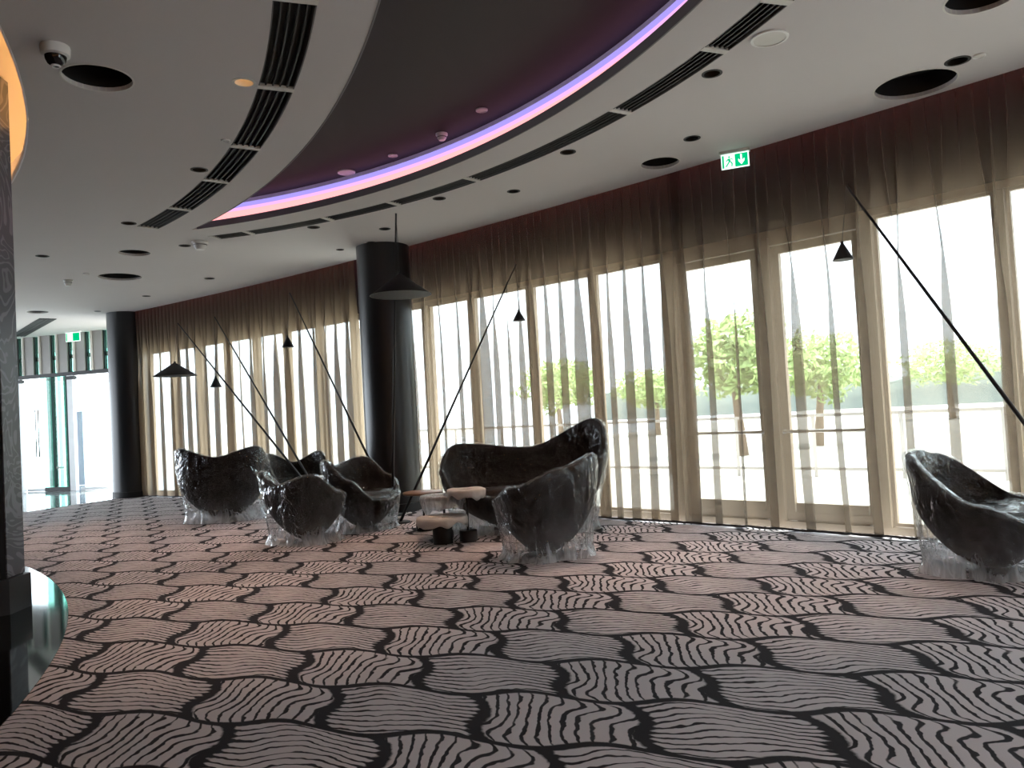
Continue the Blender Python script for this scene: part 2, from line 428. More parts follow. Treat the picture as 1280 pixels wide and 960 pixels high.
behind = [(-2.2, -1.6), (-.7, -2.2), (.9, -2.5), (2.5, -2.4), (4.0, -1.9), (5.4, -1.0)]
holes = [crescent, amber_hole, slot_poly(*S1), slot_poly(*S2)]
fix = []
for px, py, wd, lab in big: p = at_z(px, py, H); fix.append((p, rad_px(px, py, wd), lab, 'big', None))
for px, py, wd, lab, lit in small: p = at_z(px, py, H); fix.append((p, rad_px(px, py, wd)*1.0, lab, 'small', lit))
for p, r, *_ in fix: holes.append(circ(p, r, 28))
CEIL_EDGE = CURR-.055
cedge = [tuple(cpt(A_R+(A_L-A_R)*k/60, CEIL_EDGE)[:2]) for k in range(61)]
couter = [(9.5, -8), (9.5, cedge[0][1])]+cedge+[(-8.4, 22.5), (-28, 27), (-28, -13), (-2, -13), (-2, -8)]
struct(poly_fill('ceiling', couter, holes, H, .03, M['ceil']))
struct(from_pd('ceiling_raised', [(p[0], p[1], H+.34) for p in crescent], [tuple(range(len(crescent)))], M['recess']))
struct(poly_fill('ceiling_slab', [(9.7, -8), (9.7, PR.y)]+[tuple(cpt(A_R+(A_L-A_R)*k/60, GLZ+.3)[:2]) for k in range(61)]+[(-8.4, 22.5), (-28, 27), (-28, -13), (-2, -13), (-2, -8)], [], H+.9, .1, M['black']))
struct(ribbon('ceiling_core', arc(CORE, 9.0, 2.2, -1.4, 60), arc(CORE, AMB+.15, 2.2, -1.4, 60), H+.42, H+.45, M['ceil']))
# cove: lip, trough, back wall, led strips, painted glow bands
def cove(c, r, a0, a1, sgn, lipmat, strips, backmat, n=90, lip=.075, depth=.17, top=.36):
    lo = arc(c, r-sgn*.014, a0, a1, n); li = arc(c, r-sgn*.0005, a0, a1, n); bk = arc(c, r+sgn*depth, a0, a1, n); bk2 = arc(c, r+sgn*(depth+.02), a0, a1, n)
    struct(ribbon('trim_cove_lip', lo, li, H-.003, H+lip, lipmat))
    struct(ribbon('trim_cove_back', bk, bk2, H+.03, H+top, backmat))
    for nm, mat, ra, rb, za, zb, lab in strips:
        P = arc(c, r+sgn*ra, a0, a1, n); Q = arc(c, r+sgn*rb, a0, a1, n)
        tag(ribbon(nm, P, Q, H+za, H+zb, mat), lab, 'light strip')
M['covewhite'] = pbr('cove_white', (.85, .83, .84), .8)
M['lipgrey'] = pbr('cove_lip_grey', (.16, .15, .15), .7)
sh = .012
cove(C2, R2, t2a-sh, t2b+sh, 1, M['lipgrey'], [('led_glow_strip', M['pink'], .150, .168, .10, .205, 'coral pink painted glow band low in the long outer curve of the ceiling recess'),  # pink, orchid and lavender bands paint the LED glow on the back wall
                                      ('led_glow_strip', M['orchid'], .154, .169, .205, .245, 'orchid painted glow band in the middle of the outer curve of the recess'),
                                      ('led_glow_strip', M['lavender'], .158, .169, .245, .30, 'lavender painted glow band topmost in the outer curve of the recess'),
                                      ('led_glow_strip', M['violet'], .002, .006, .035, .068, 'violet light strip along the outer curve of the ceiling recess')], M['covewhite'])
cove(C1, R1, t1a-.02, t1b+.02, -1, M['lipgrey'], [('led_glow_strip', M['violetdim'], .002, .006, .035, .045, 'faint violet light strip on inner curve of the ceiling recess')], M['covewhite'], lip=.075, depth=.12)
struct(ribbon('trim_recess_roof', arc(C2, R2-.3, t2a, t2b, 90), arc(C2, R2+.2, t2a, t2b, 90), H+.35, H+.37, M['recess']))
cove(CORE, AMB, 2.1, -1.3, 1, M['covewhite'], [('led_glow_strip', M['amber'], .03, .06, .03, .05, 'amber light strip in the round ceiling cove above the granite ring')], M['covewhite'], lip=.06, depth=.14, top=.42)

# slots
def slot(c, ri, ro, divs, label):
    t = thing('slot_diffuser', label, 'air vent')
    a0, a1 = divs[0], divs[-1]
    def A(r, n=70): return arc(c, r, a0, a1, n)
    ribbon('backing', A(ri-.01), A(ro+.01), H+.12, H+.13, M['black'], t)
    ribbon('side_wall', A(ri+.001), A(ri+.008), H-.001, H+.12, M['slotgrey'], t)
    ribbon('side_wall', A(ro-.008), A(ro-.001), H-.001, H+.12, M['slotgrey'], t)
    for k in range(1, 5):
        r = ri+(ro-ri)*k/5
        ribbon('vane', A(r-.006), A(r+.006), H+.006, H+.04, M['vane'], t)
    for a in divs:
        da = .028/ri
        ribbon('cross_bar', arc(c, ri-.004, a-da, a+da, 2), arc(c, ro+.004, a-da, a+da, 2), H-.004, H+.02, M['slotwhite'], t)
    return t
slot(S1[0], S1[1], S1[2], run1, 'broad curved black air slot with thin vanes, left of the dark recess')
slot(S2[0], S2[1], S2[2], run2, 'long curved black air slot outside the glowing edge of the recess')
# far slot in the lobby
fs0 = at_z(22, 420, H); fs1 = at_z(60, 398, H)
t = thing('slot_diffuser', 'far short dark air slot in the ceiling before the glass lobby', 'air vent')
d = (fs1-fs0); nrm = Vector((-d.y, d.x, 0)).normalized()*.16
ribbon('backing', [tuple((fs0-nrm)[:2]), tuple((fs1-nrm)[:2])], [tuple((fs0+nrm)[:2]), tuple((fs1+nrm)[:2])], H-.012, H-.002, M['black'], t)
for k in (-1, 0, 1):
    ribbon('vane', [tuple((fs0+nrm*(k*.5-.05))[:2]), tuple((fs1+nrm*(k*.5-.05))[:2])], [tuple((fs0+nrm*(k*.5+.05))[:2]), tuple((fs1+nrm*(k*.5+.05))[:2])], H-.02, H-.012, M['vane'], t)

# openings and downlights
for p, r, lab, kind, lit in fix:
    if kind == 'big':
        t = thing('ceiling_opening', lab, 'opening', (p.x, p.y, H), group='round openings in the ceiling')
        lathe('can_liner', [(r+.012, .001), (r+.012, .19), (r+.02, .19), (r+.02, .001)], M['black'], t, 36, closed=True)
        lathe('can_lid', [(r+.02, .19), (r+.02, .2)], M['black'], t, 36)
        lathe('rim', [(r, -.003), (r+.012, -.003), (r+.012, .03), (r, .03)], M['slotwhite'], t, 36, closed=True)
        tube('bracket', (-r*.8, 0, .14), (r*.8, 0, .14), .012, .012, M['vane'], t, 8)
    else:
        t = thing('downlight', lab, 'downlight', (p.x, p.y, H), group='recessed downlights')
        lathe('trim_ring', [(r*.86, -.004), (r*1.12, -.004), (r*1.12, .0), (r*.9, .05), (r*.86, .05)], M['vane'] if lab.startswith('dark') or lab.startswith('small') or lab.startswith('tiny') else M['slotwhite'], t, 24, closed=True)
        lathe('can', [(r*.9, .0), (r*.9, .18), (r*.95, .18), (r*.95, .0)], M['black'], t, 24, closed=True)
        if lab.startswith('lit'): lathe('lamp', [(r*.75, .06), (r*.75, .075)], M['warm'] if 'behind' in lab else M['warmlow'], t, 20)
        else: lathe('lamp', [(r*.5, .16), (r*.5, .17)], M['warmlow'] if lit else M['lens'], t, 20)
        lathe('can_lid', [(r*.95, .18), (r*.95, .19)], M['black'], t, 20)
        if lit:
            l = bpy.data.lights.new('spot', 'SPOT'); l.energy = 115; l.color = (1, .64, .44); l.spot_size = R_(62); l.spot_blend = .9; l.shadow_soft_size = .03
            lo = bpy.data.objects.new('lamp_beam', l); COL.objects.link(lo); lo.parent = t; lo.location = (0, 0, -.01)

for x, y in behind:  # unseen lamps added for warm fill and glints on the film
    t = thing('fill_globe', 'added unseen amber fill globe behind the viewpoint, %s of six from the left' % ('first', 'second', 'third', 'fourth', 'fifth', 'last')[behind.index((x, y))], 'added fill lamp', (x, y, 2.3), group='added amber fill globes')
    lathe('globe', [(.001, -.14)]+[(.14*math.sin(k*PI/12), -.14*math.cos(k*PI/12)) for k in range(1, 12)]+[(.001, .14)], M['warm'], t, 24)
    tube('cord', (0, 0, .16), (0, 0, H-2.3), .004, .004, M['black'], t, 6)
    lathe('cap', [(.04, .13), (.04, .17), (.01, .19)], M['blackmetal'], t, 16)

# ------------------------------------------------------------------ walls and columns
struct(box('wall_back', (-2, -8.1, H/2), (26, .2, H), M['wall']))
struct(box('wall_right', (9.6, -2.7, 3.55), (.2, 11.0, .9), M['wall']))
for yy in (.1, 2.7):  # framing of the added, unseen side window
    struct(box('trim_mullion', (9.6, yy, 1.55), (.16, .16, 3.1), M['frame']))
struct(box('wall_side', (9.6, -4.7, 1.55), (.2, 6.6, 3.1), M['wall']))
for k, yy in enumerate((-.02, 1.4)[1:]):  # unseen uncurtained window added to let more daylight into the room
    e = struct(bpy.data.objects.new('window_%d' % (90+k), None)); COL.objects.link(e)
    box('pane', (9.6, yy, 1.55), (.012, 2.5, 3.08), M['glass'], e)
core_o = arc(CORE, 9.7, 2.2, -1.3, 70); core_i = arc(CORE, 9.5, 2.2, -1.3, 70)
struct(ribbon('wall_core', core_i, core_o, 0, H+.44, M['core']))
def column(c, r, nm, lab):
    t = thing(nm, lab, 'column', (c[0], c[1], 0))
    lathe('shaft', [(r, 0.0), (r, H)], M['column'], t, 64)
    lathe('base_ring', [(r+.001, 0), (r+.016, 0), (r+.016, .12), (r+.001, .125)], M['blackmetal'], t, 64, closed=True)
column((-1.80, 11.62), .385, 'round_column', 'thick round charcoal column between the two curtain runs')
column((-8.10, 16.75), .385, 'round_column', 'far charcoal column between glass lobby and the left curtain')
# clad pier at the far left
t = thing('clad_pier', 'dark pier at left edge with grey swirl patterned side', 'pier')
K1 = Vector((-3.975, 6.16, 0)); K2 = Vector((-3.99, 6.40, 0)); K3 = Vector((-4.75, 5.52, 0)); K4 = Vector((-4.75, 6.55, 0))
def prism(name, P, z0, z1, mat, parent):
    n = len(P); V = [(p[0], p[1], z0) for p in P]+[(p[0], p[1], z1) for p in P]
    Fc = [(i, (i+1) % n, n+(i+1) % n, n+i) for i in range(n)]+[tuple(range(n))[::-1], tuple(range(n, 2*n))]
    bm = bmesh.new(); me = bpy.data.meshes.new('t'); me.from_pydata(V, [], Fc); bm.from_mesh(me); bpy.data.meshes.remove(me)
    return from_bm(name, bm, mat, parent)
prism('body', [K3, K1+Vector((-.012, .003, 0)), K2+Vector((-.012, 0, 0)), K4], 0, H+.40, M['core'], t)
prism('patterned_panel', [K1+Vector((-.010, 0, 0)), K1, K2, K2+Vector((-.010, 0, 0))], .28, H+.40, M['swirl'], t)
prism('plinth', [K3+Vector((0, -.03, 0)), K1+Vector((.03, -.03, 0)), K2+Vector((.03, .03, 0)), K4+Vector((0, .03, 0))], 0, .27, M['blackmetal'], t)

# ------------------------------------------------------------------ glazing
ZH = 3.02
n = 60
def wl(r): return [tuple(cpt(A_R+(A_L-A_R)*k/n, r)[:2]) for k in range(n+1)]
struct(ribbon('wall_window_head', wl(GLZ-.02), wl(GLZ+.28), ZH+.06, H+.9, M['bulk']))
struct(ribbon('ceiling_pocket', wl(CEIL_EDGE), wl(GLZ), H+.22, H+.25, M['ceil']))
struct(ribbon('trim_pocket_lip', wl(CEIL_EDGE), wl(CEIL_EDGE+.015), H, H+.22, M['ceil']))
tag(ribbon('led_glow_strip', wl(CURR+.12), wl(CURR+.14), H+.13, H+.145, M['rose']), 'rose light strip in the ceiling pocket above the sheer curtains', 'light strip')
struct(ribbon('trim_window_sill', wl(GLZ-.05), wl(GLZ+.12), -.02, .05, M['frame']))
struct(ribbon('trim_window_head', wl(GLZ-.04), wl(GLZ+.06), ZH, ZH+.07, M['frame']))
ym = 500
mull = [(cang(1098, 480, GLZ), .12), (cang(968, 495, GLZ), .14), (cang(849, 505, GLZ), .20), (cang(751, 510, GLZ), .06), (cang(672, 515, GLZ), .06), (cang(598, 518, GLZ), .06), (cang(541, 520, GLZ), .10)]
r_angs = [cang(1268, 470, GLZ)]
da = r_angs[0]-mull[0][0]
while r_angs[-1]+da > A_R: r_angs.append(r_angs[-1]+da)
l0 = cang(449, 525, GLZ); l1 = cang(190, 535, GLZ); l_angs = [l0+(l1-l0)*k/7 for k in range(8)]
posts = sorted([(a, .08) for a in r_angs]+mull+[(a, .06) for a in l_angs])
wn = 0; dn = 0
def rect_frame(parent, nm, a0, a1, z0, z1, wd, dep, mat, glass, r=GLZ):
    """frame bars and a pane between bearings a0..a1"""
    p0 = cpt(a0, r); p1 = cpt(a1, r); d = p1-p0; L = d.length; rz = math.atan2(d.y, d.x); mid = (p0+p1)/2
    ux = d/L
    for q in (p0+ux*wd/2, p1-ux*wd/2): box('stile', (q.x, q.y, (z0+z1)/2), (wd, dep, z1-z0), mat, parent, rz)
    for z in (z0+wd/2, z1-wd/2): box('rail', (mid.x, mid.y, z), (L-2*wd, dep, wd), mat, parent, rz)
    box('pane', (mid.x, mid.y, (z0+z1)/2), (L-2*wd+.01, .012, z1-z0-2*wd+.01), glass, parent, rz)
    return mid, rz, L, ux
for (a, wd) in posts:
    p = cpt(a, GLZ)
    struct(box('trim_mullion', (p.x, p.y, ZH/2+.02), (wd, .16, ZH-.06), M['frame'], None, a+PI/2))
door_as = (mull[0][0], mull[1][0], mull[2][0])
for k in range(len(posts)-1):
    (a0, w0), (a1, w1) = posts[k], posts[k+1]
    b0 = a0+(w0/2+.005)/GLZ; b1 = a1-(w1/2+.005)/GLZ
    if b1-b0 < .004: continue
    isdoor = any(abs(a0-x) < 1e-6 for x in door_as[:2])
    if isdoor:
        dn += 1
        e = struct(bpy.data.objects.new('door_%d' % dn, None)); COL.objects.link(e)
        mid, rz, L, ux = rect_frame(e, 'd', b0, b1, 0.06, 2.92, .085, .06, M['frame'], M['glass'])
        inn = Vector((CUR[0]-mid.x, CUR[1]-mid.y, 0)).normalized()
        box('kick_rail', (mid.x, mid.y, .14), (L-.2, .055, .2), M['frame'], e, rz)
        q0 = mid-ux*(L/2-.05)+inn*.09; q1 = mid+ux*(L/2-.05)+inn*.09
        bar = tube('push_bar', (q0.x, q0.y, .98), (q1.x, q1.y, .98), .018, .018, M['steel'], e)
        for q in (q0, q1):
            tube('bar_bracket', (q.x, q.y, .98), (q.x-inn.x*.08, q.y-inn.y*.08, .98), .022, .022, M['steel'], bar)
        struct(box('trim_door_head', (mid.x, mid.y, 2.99), (L, .1, .12), M['frame'], None, rz))
    else:
        wn += 1
        e = struct(bpy.data.objects.new('window_%d' % wn, None)); COL.objects.link(e)
        rect_frame(e, 'w', b0, b1, .06, ZH, .03, .05, M['frame'], M['glass'])

# ------------------------------------------------------------------ glass lobby front
FA = at_z(20, 615.3, 0); FB = at_z(130, 612, 0)
FA = Vector((-12.65, 20.07, 0)); FB = Vector((-10.02, 19.27, 0))
fd = (FB-FA).normalized(); frz = math.atan2(fd.y, fd.x); fn = Vector((-fd.y, fd.x, 0))
def fpt(px):                                # distance along the lobby front under a pixel column near its base
    d = ray(px, 560); d2 = Vector((d.x, d.y)); # EYE + d*t on the line FA + fd*s
    det = d2.x*(-fd.y)+d2.y*fd.x
    t_ = (FA.x*(-fd.y)+FA.y*fd.x)/det
    return (Vector((d2.x*t_, d2.y*t_, 0))-FA).dot(fd)
ZT = 2.83
def fbox(name, s0, s1, z0, z1, dep, mat, parent, off=0):
    c = FA+fd*((s0+s1)/2)+fn*off
    return box(name, (c.x, c.y, (z0+z1)/2), (abs(s1-s0), dep, z1-z0), mat, parent, frz)
lf = struct(bpy.data.objects.new('wall_lobby_front', None)); COL.objects.link(lf)
fbox('transom', -6, 3.4, ZT, ZT+.09, .14, M['blackmetal'], lf)
fin0 = fpt(37.5); step = (fpt(123.5)-fpt(37.5))/4
for k in range(-6, 7):
    s = fin0+k*step
    fbox('upper_fin', s, s+step*.54, ZT+.09, H, .05, M['fin'], lf, -.05)
    fbox('fin_edge', s-.035, s, ZT+.09, H, .12, M['slotwhite'], lf, -.06)
    fbox('upper_mullion', s+step*.54, s+step*.60, ZT+.09, H, .08, M['blackmetal'], lf)
    fbox('upper_pane', s+step*.60, s+step-.035, ZT+.09, H, .012, M['green'], lf)
    fbox('upper_crossbar', s+step*.60, s+step-.035, H-.62, H-.52, .05, M['fin'], lf, .02)
for px0, px1 in ((57, 68), (78, 86)):
    s0, s1 = fpt(px0), fpt(px1)
    fbox('lower_fin', s0, s1, .10, ZT, .05, M['green'], lf, -.06)
    fbox('lower_fin_back', s0, s1, .10, ZT, .02, M['fin'], lf, .10)
    fbox('lower_mullion', s1, s1+.05, .10, ZT, .08, M['blackmetal'], lf)
    fbox('lower_pane', s1+.05, s1+.27, .10, ZT, .012, M['green'], lf)
    fbox('lower_crossbar', s1+.05, s1+.27, .55, .60, .04, M['fin'], lf)
fbox('lower_base', fpt(57), fpt(92), 0, .10, .12, M['blackmetal'], lf)
for px0, px1 in ((90, 97), (26, 31)):
    fbox('door_jamb', fpt(px0), fpt(px1), 0, ZT, .10, M['jamb'], lf, -.04)
    fbox('jamb_fixing', fpt(px0), fpt(px1)+.06, ZT-.10, ZT-.02, .12, M['blackmetal'], lf, -.06)
# glass door leaves
for (pa, pb, nm) in ((31, 56, 'left'), (98, 134, 'right')):
    dn += 1
    e = struct(bpy.data.objects.new('door_%d' % dn, None)); COL.objects.link(e)
    s0, s1 = fpt(pa), fpt(pb)
    fbox('pane', s0, s1, .02, ZT-.02, .014, M['glass'], e, .05)
    fbox('rail', s0, s1, .0, .07, .04, M['jamb'], e, .05)
    if nm == 'left':
        for s in (s0+(s1-s0)*.62, s0+(s1-s0)*.76):
            c = FA+fd*s+fn*-.02
            tube('handle', (c.x, c.y, .85), (c.x, c.y, 2.05), .018, .018, M['steel'], e)
fbox('outer_panel', fpt(30), fpt(40), .0, 2.0, .02, pbr('blue_grey_panel', (.22, .28, .36), .5), lf, 1.6)

# ------------------------------------------------------------------ curtains
def curtain(a0, a1, seed, label, lo=.035, wide=.34, fold=.062, mat='curtain'):
    rnd = random.Random(seed)
    L = abs(a1-a0)*CURR; ncol = int(L*90); nrow = 16
    # irregular pleat phase
    ph = [0.0]; ph2 = [rnd.random()*6]
    for c in range(ncol):
        s = c*L/ncol
        k = 1+.45*noise.noise((s*.9, seed, 0))+.35*noise.noise((s*2.7, seed, 9))
        ph.append(ph[-1]+TAU*(L/ncol)/.125*(1+.12*noise.noise((s*3, seed, 4)))); ph2.append(ph2[-1]+TAU*(L/ncol)/wide*max(.45, k))
    V = []; Fc = []
    for rr in range(nrow+1):
        v = rr/nrow; z = lo+(H+.16-lo)*(1-v)
        wb = min(1, max(0, (v-.06)/.5)); wb = wb*wb*(3-2*wb)
        for c in range(ncol+1):
            s = c*L/ncol
            amp = .65+.6*noise.noise((s*1.3, seed, 2))
            drift = .55*noise.noise((s*.8, v*1.3, seed+3))
            q2 = ph2[c]+drift*v*2.2
            off = .036*(1-.7*wb)*math.sin(ph[c]) + wb*.055*amp*math.sin(q2)
            tan = wb*fold*wide*(1+.8*noise.noise((s*1.7, seed, 6)))*math.sin(q2+.9) + .030*v*v*noise.noise((s*1.1, seed, 12)) + .036*(1-wb)*math.sin(ph[c]+1.1)
            ang = a0+(a1-a0)*(s+tan)/L
            V.append(cpt(ang, CURR+off)+Vector((0, 0, z)))
    W = ncol+1
    for rr in range(nrow):
        for c in range(ncol): Fc.append((rr*W+c, rr*W+c+1, (rr+1)*W+c+1, (rr+1)*W+c))
    t = thing('sheer_curtain', label, 'curtain', group='sheer floor-length curtains')
    from_pd('fabric', V, Fc, M[mat], t, True)
    hv = []; hf = []
    for c in range(W):
        p = V[nrow*W+c]; hv += [p+Vector((0, 0, .0)), p+Vector((0, 0, -.022))]
    for c in range(W-1): hf.append((2*c, 2*c+2, 2*c+3, 2*c+1))
    from_pd('hem', hv, hf, M['hem'], t, True)
ca = cang(858, 505, CURR); ccol = cang(500, 500, CURR); ccl = cang(440, 500, CURR)
curtain(A_R+.002, ca+.0003, 3, 'sheer taupe curtain at right, hanging over the two glass doors', wide=.34, fold=.36)
curtain(ca-.0012, ccol, 8, 'sheer taupe curtain behind the plastic wrapped sofa, right of the round column', wide=.24, fold=.54, mat='curtain_mid')
curtain(ccl-.003, cang(150, 535, CURR), 5, 'far sheer taupe curtain left of the round column', wide=.34, fold=.50, mat='curtain_far')

# ------------------------------------------------------------------ outside
gx = [(-40, 34), (60, -20), (140, 60), (20, 140)]
tr_in = wl(GLZ+.1); tr_out = wl(GLZ+60)
struct(ribbon('floor_terrace', tr_in, tr_out, -.12, -.02, M['terrace']))
struct(from_pd('floor_forecourt', [(-7, 22, -.03), (-24, 26, -.03), (-30, 70, -.03), (0, 70, -.03)], [(0, 1, 2, 3)], M['terrace']))
RR = 77.8
tr = thing('terrace_railing', 'low metal terrace railing seen through the sheer curtains', 'railing')
for z in (1.0, .12):
    ribbon('rail', [tuple(cpt(A_R-.02+(A_L-A_R-.03)*k/40, RR)[:2]) for k in range(41)], [tuple(cpt(A_R-.02+(A_L-A_R-.03)*k/40, RR+.05)[:2]) for k in range(41)], z-.025, z+.025, M['rail'], tr)
for k in range(0, 17):
    p = cpt(A_R-.02+(A_L-A_R-.03)*k/16, RR+.025); box('post', (p.x, p.y, .49), (.05, .05, 1.02), M['rail'], tr)
def tree(px, y, hgt, rad, seed, label):
    rnd = random.Random(seed); d = ray(px, 500); b = Vector((d.x/d.y*y, y, -.02))
    t = thing('tree', label, 'tree', b, group='trees beyond the terrace')
    tube('trunk', (0, 0, 0), (rnd.uniform(-.2, .2), 0, hgt*.62), .13, .06, M['bark'], t)
    V = []; Fc = []
    for k in range(2600):
        while True:
            q = Vector((rnd.uniform(-1, 1), rnd.uniform(-1, 1), rnd.uniform(-1, 1)))
            if q.length < 1: break
        q *= (.75+.35*noise.noise(q*2.3+Vector((seed, 0, 0))))
        c = Vector((q.x*rad, q.y*rad, hgt*.66+q.z*hgt*.36)); s_ = rnd.uniform(.07, .16)
        e1 = Vector((rnd.gauss(0, 1), rnd.gauss(0, 1), rnd.gauss(0, 1))).normalized(); e2 = e1.orthogonal().normalized()
        i = len(V); V += [c-e1*s_, c+e2*s_*.45, c+e1*s_, c-e2*s_*.45]; Fc.append((i, i+1, i+2, i+3))
    o = from_pd('foliage', V, Fc, M['leaf'], t)
tree(925, 19, 3.6, 1.5, 1, 'leafy green tree seen through the first glass door')
tree(1020, 21, 3.2, 1.9, 2, 'broad green tree seen through the second glass door')
tree(700, 30, 3.4, 2.0, 3, 'distant green tree behind the curtain over the sofa')
tree(1190, 34, 3.6, 2.6, 4, 'faint far tree behind the right window above the wrapped chair')
tree(820, 34, 3.0, 2.4, 5, 'small far tree left of the glass doors')
V = []; Fc = []
for k in range(61):
    a = A_R-.15+(A_L-A_R+.3)*k/60; p = cpt(a, 135); q = cpt(a, 150); hz = 3.4+2.2*noise.noise((k*.23, 3, 1))+.5*noise.noise((k*1.1, 8, 1))
    V += [(p.x, p.y, -.1), (p.x, p.y, hz*.7), (q.x, q.y, hz), (q.x, q.y, -.1)]
for k in range(60):
    for i in range(3): Fc.append((4*k+i, 4*k+4+i, 4*k+5+i, 4*k+1+i))
struct(from_pd('hills', V, Fc, M['hill'], None, True))

# ------------------------------------------------------------------ tub chairs and sofa, wrapped in film
def smooth_interp(xs, ys, x):
    for i in range(len(xs)-1):
        if x <= xs[i+1]:
            t_ = (x-xs[i])/(xs[i+1]-xs[i]); t_ = t_*t_*(3-2*t_); return ys[i]+(ys[i+1]-ys[i])*t_
    return ys[-1]
def tub(name, label, loc, rz, rx=.44, ry=.42, zback=.70, zearL=.86, zearR=.86, zarm=.62, zfront=.36, seat=.34, seed=1, ear=52, group='plastic wrapped tub chairs', flare=.03, skirt=.80, milk='film'):
    t = thing(name, label, 'sofa' if 'sofa' in name else 'armchair', loc, rz, group)
    NP = 72; NV = 16; z0 = .045; r0 = .085
    def rim(phi):                      # phi in (-pi, pi), 0 at the back
        d = abs(math.degrees(phi)); ze = zearL if phi > 0 else zearR
        return smooth_interp([0, ear, 100, 140, 180], [zback, ze, zarm+(ze-.86)*.4, zfront+.03, zfront], d)
    def rimrad(phi):
        d = abs(math.degrees(phi)); s, c = math.sin(phi), math.cos(phi)
        k = (abs(s)**2.5+abs(c)**2.5)**(-1/2.5)
        fl = 1+flare*smooth_interp([0, 52, 100, 180], [0, 1, .3, 0], d)*2
        return Vector((-s*rx*k*fl, c*ry*k*fl, 0))
    def outer(phi, z):
        zr = rim(phi); v = max(0, min(1, (z-z0)/(zr-z0))); R = rimrad(phi)
        vv = (z-z0)/(.62-z0); vv = max(0, min(1.25, vv)); f = .40*(rx+.1)/.54 if False else 0
        base = Vector((R.x*r0/.44*1.0, R.y*r0/.42, 0)); k = math.sin(min(1.0, vv)*PI/2)**.72; k += max(0, vv-1)*.22
        return base.lerp(R, k)
    V = []; Fc = []; rows = []
    for i in range(NV+1):
        row = []
        for p in range(NP):
            phi = -PI+TAU*p/NP; z = z0+(rim(phi)-z0)*(i/NV); q = outer(phi, z); row.append(len(V)); V.append((q.x, q.y, z))
        rows.append(row)
    th = .055
    def inner(phi, z):
        q = outer(phi, z); return q*(1-th/q.length)
    for dz, kk in ((.018, .35), (.018, .75), (0, 1.0)):
        row = []
        for p in range(NP):
            phi = -PI+TAU*p/NP; zr = rim(phi); q = outer(phi, zr); q = q*(1-th*kk/q.length); row.append(len(V)); V.append((q.x, q.y, zr+dz))
        rows.append(row)
    for i in range(1, 9):
        row = []
        for p in range(NP):
            phi = -PI+TAU*p/NP; zr = rim(phi); zl = seat-.08; z = zr+(zl-zr)*i/8; q = inner(phi, z); row.append(len(V)); V.append((q.x, q.y, z))
        rows.append(row)
    for a, b in zip(rows, rows[1:]):
        for p in range(NP): Fc.append((a[p], a[(p+1) % NP], b[(p+1) % NP], b[p]))
    Fc.append(tuple(rows[0])[::-1]); Fc.append(tuple(rows[-1]))
    from_pd('shell', V, Fc, M['uph'], t, True)
    # seat cushion
    V = []; Fc = []; NR = 8
    prof = [(1.0, seat-.07), (1.0, seat+.03), (.985, seat+.065), (.94, seat+.09), (.80, seat+.105), (.5, seat+.112), (.2, seat+.115)]
    for f, z in prof:
        for p in range(NP):
            phi = -PI+TAU*p/NP; q = inner(phi, seat-.02)*(f*.985); V.append((q.x, q.y, z))
    for i in range(len(prof)-1):
        for p in range(NP): Fc.append((i*NP+p, i*NP+(p+1) % NP, (i+1)*NP+(p+1) % NP, (i+1)*NP+p))
    Fc.append(tuple(range((len(prof)-1)*NP, len(prof)*NP))); Fc.append(tuple(range(NP))[::-1])
    from_pd('seat_cushion', V, Fc, M['cush'], t, True)
    # swivel base
    sx = rx/.44
    if 'sofa' in name:
        for x in (-rx*.33, rx*.33):
            lathe('base', [(.19, 0), (.19, .02), (.05, .03), (.05, .06)], M['blackmetal'], t, 28, (x, 0, 0))
    else:
        lathe('base', [(.20, 0), (.20, .018), (.05, .028), (.05, .06)], M['blackmetal'], t, 28)
    # film: lies inside the tub, over the rim and hangs down to the floor
    NP2 = 120; V = []; Fc = []; rws = []; slk = []
    def nz(q, s_, sd): return noise.noise(Vector((q[0]*s_, q[1]*s_, q[2]*s_+sd*7.7+seed*13)))
    def ridge(q, s_, sd): return 1-2*abs(nz(q, s_, sd))
    def addrow(fn_):
        row = []
        for p in range(NP2):
            phi = -PI+TAU*p/NP2; q = fn_(phi); row.append(len(V)); V.append(tuple(q))
        rws.append(row)
    for f in (.15, .4, .65, .85):
        def fn_(phi, f=f):
            q = inner(phi, seat+.05)*f; z = seat+.128; return Vector((q.x, q.y, z+.02*max(0, ridge((q.x, q.y, z), 7, 1))))
        addrow(fn_)
    for i in range(0, 9):
        def fn_(phi, i=i):
            zr = rim(phi)+.03; zl = seat+.14; z = zl+(zr-zl)*(i/8) if zr > zl else zl+(zr-zl)*(i/8)
            q = inner(phi, min(z, rim(phi))); off = .012+.03*max(0, ridge((q.x*1.0, q.y, z*.5), 8, 2))*math.sin(PI*i/8)
            f = .88+.12*min(1, i/2)
            q = q*(f-off/q.length); return Vector((q.x, q.y, z))
        addrow(fn_)
    def fn_(phi):
        q = outer(phi, rim(phi)); return Vector((q.x*.965, q.y*.965, rim(phi)+.036))
    addrow(fn_)
    NS = 18
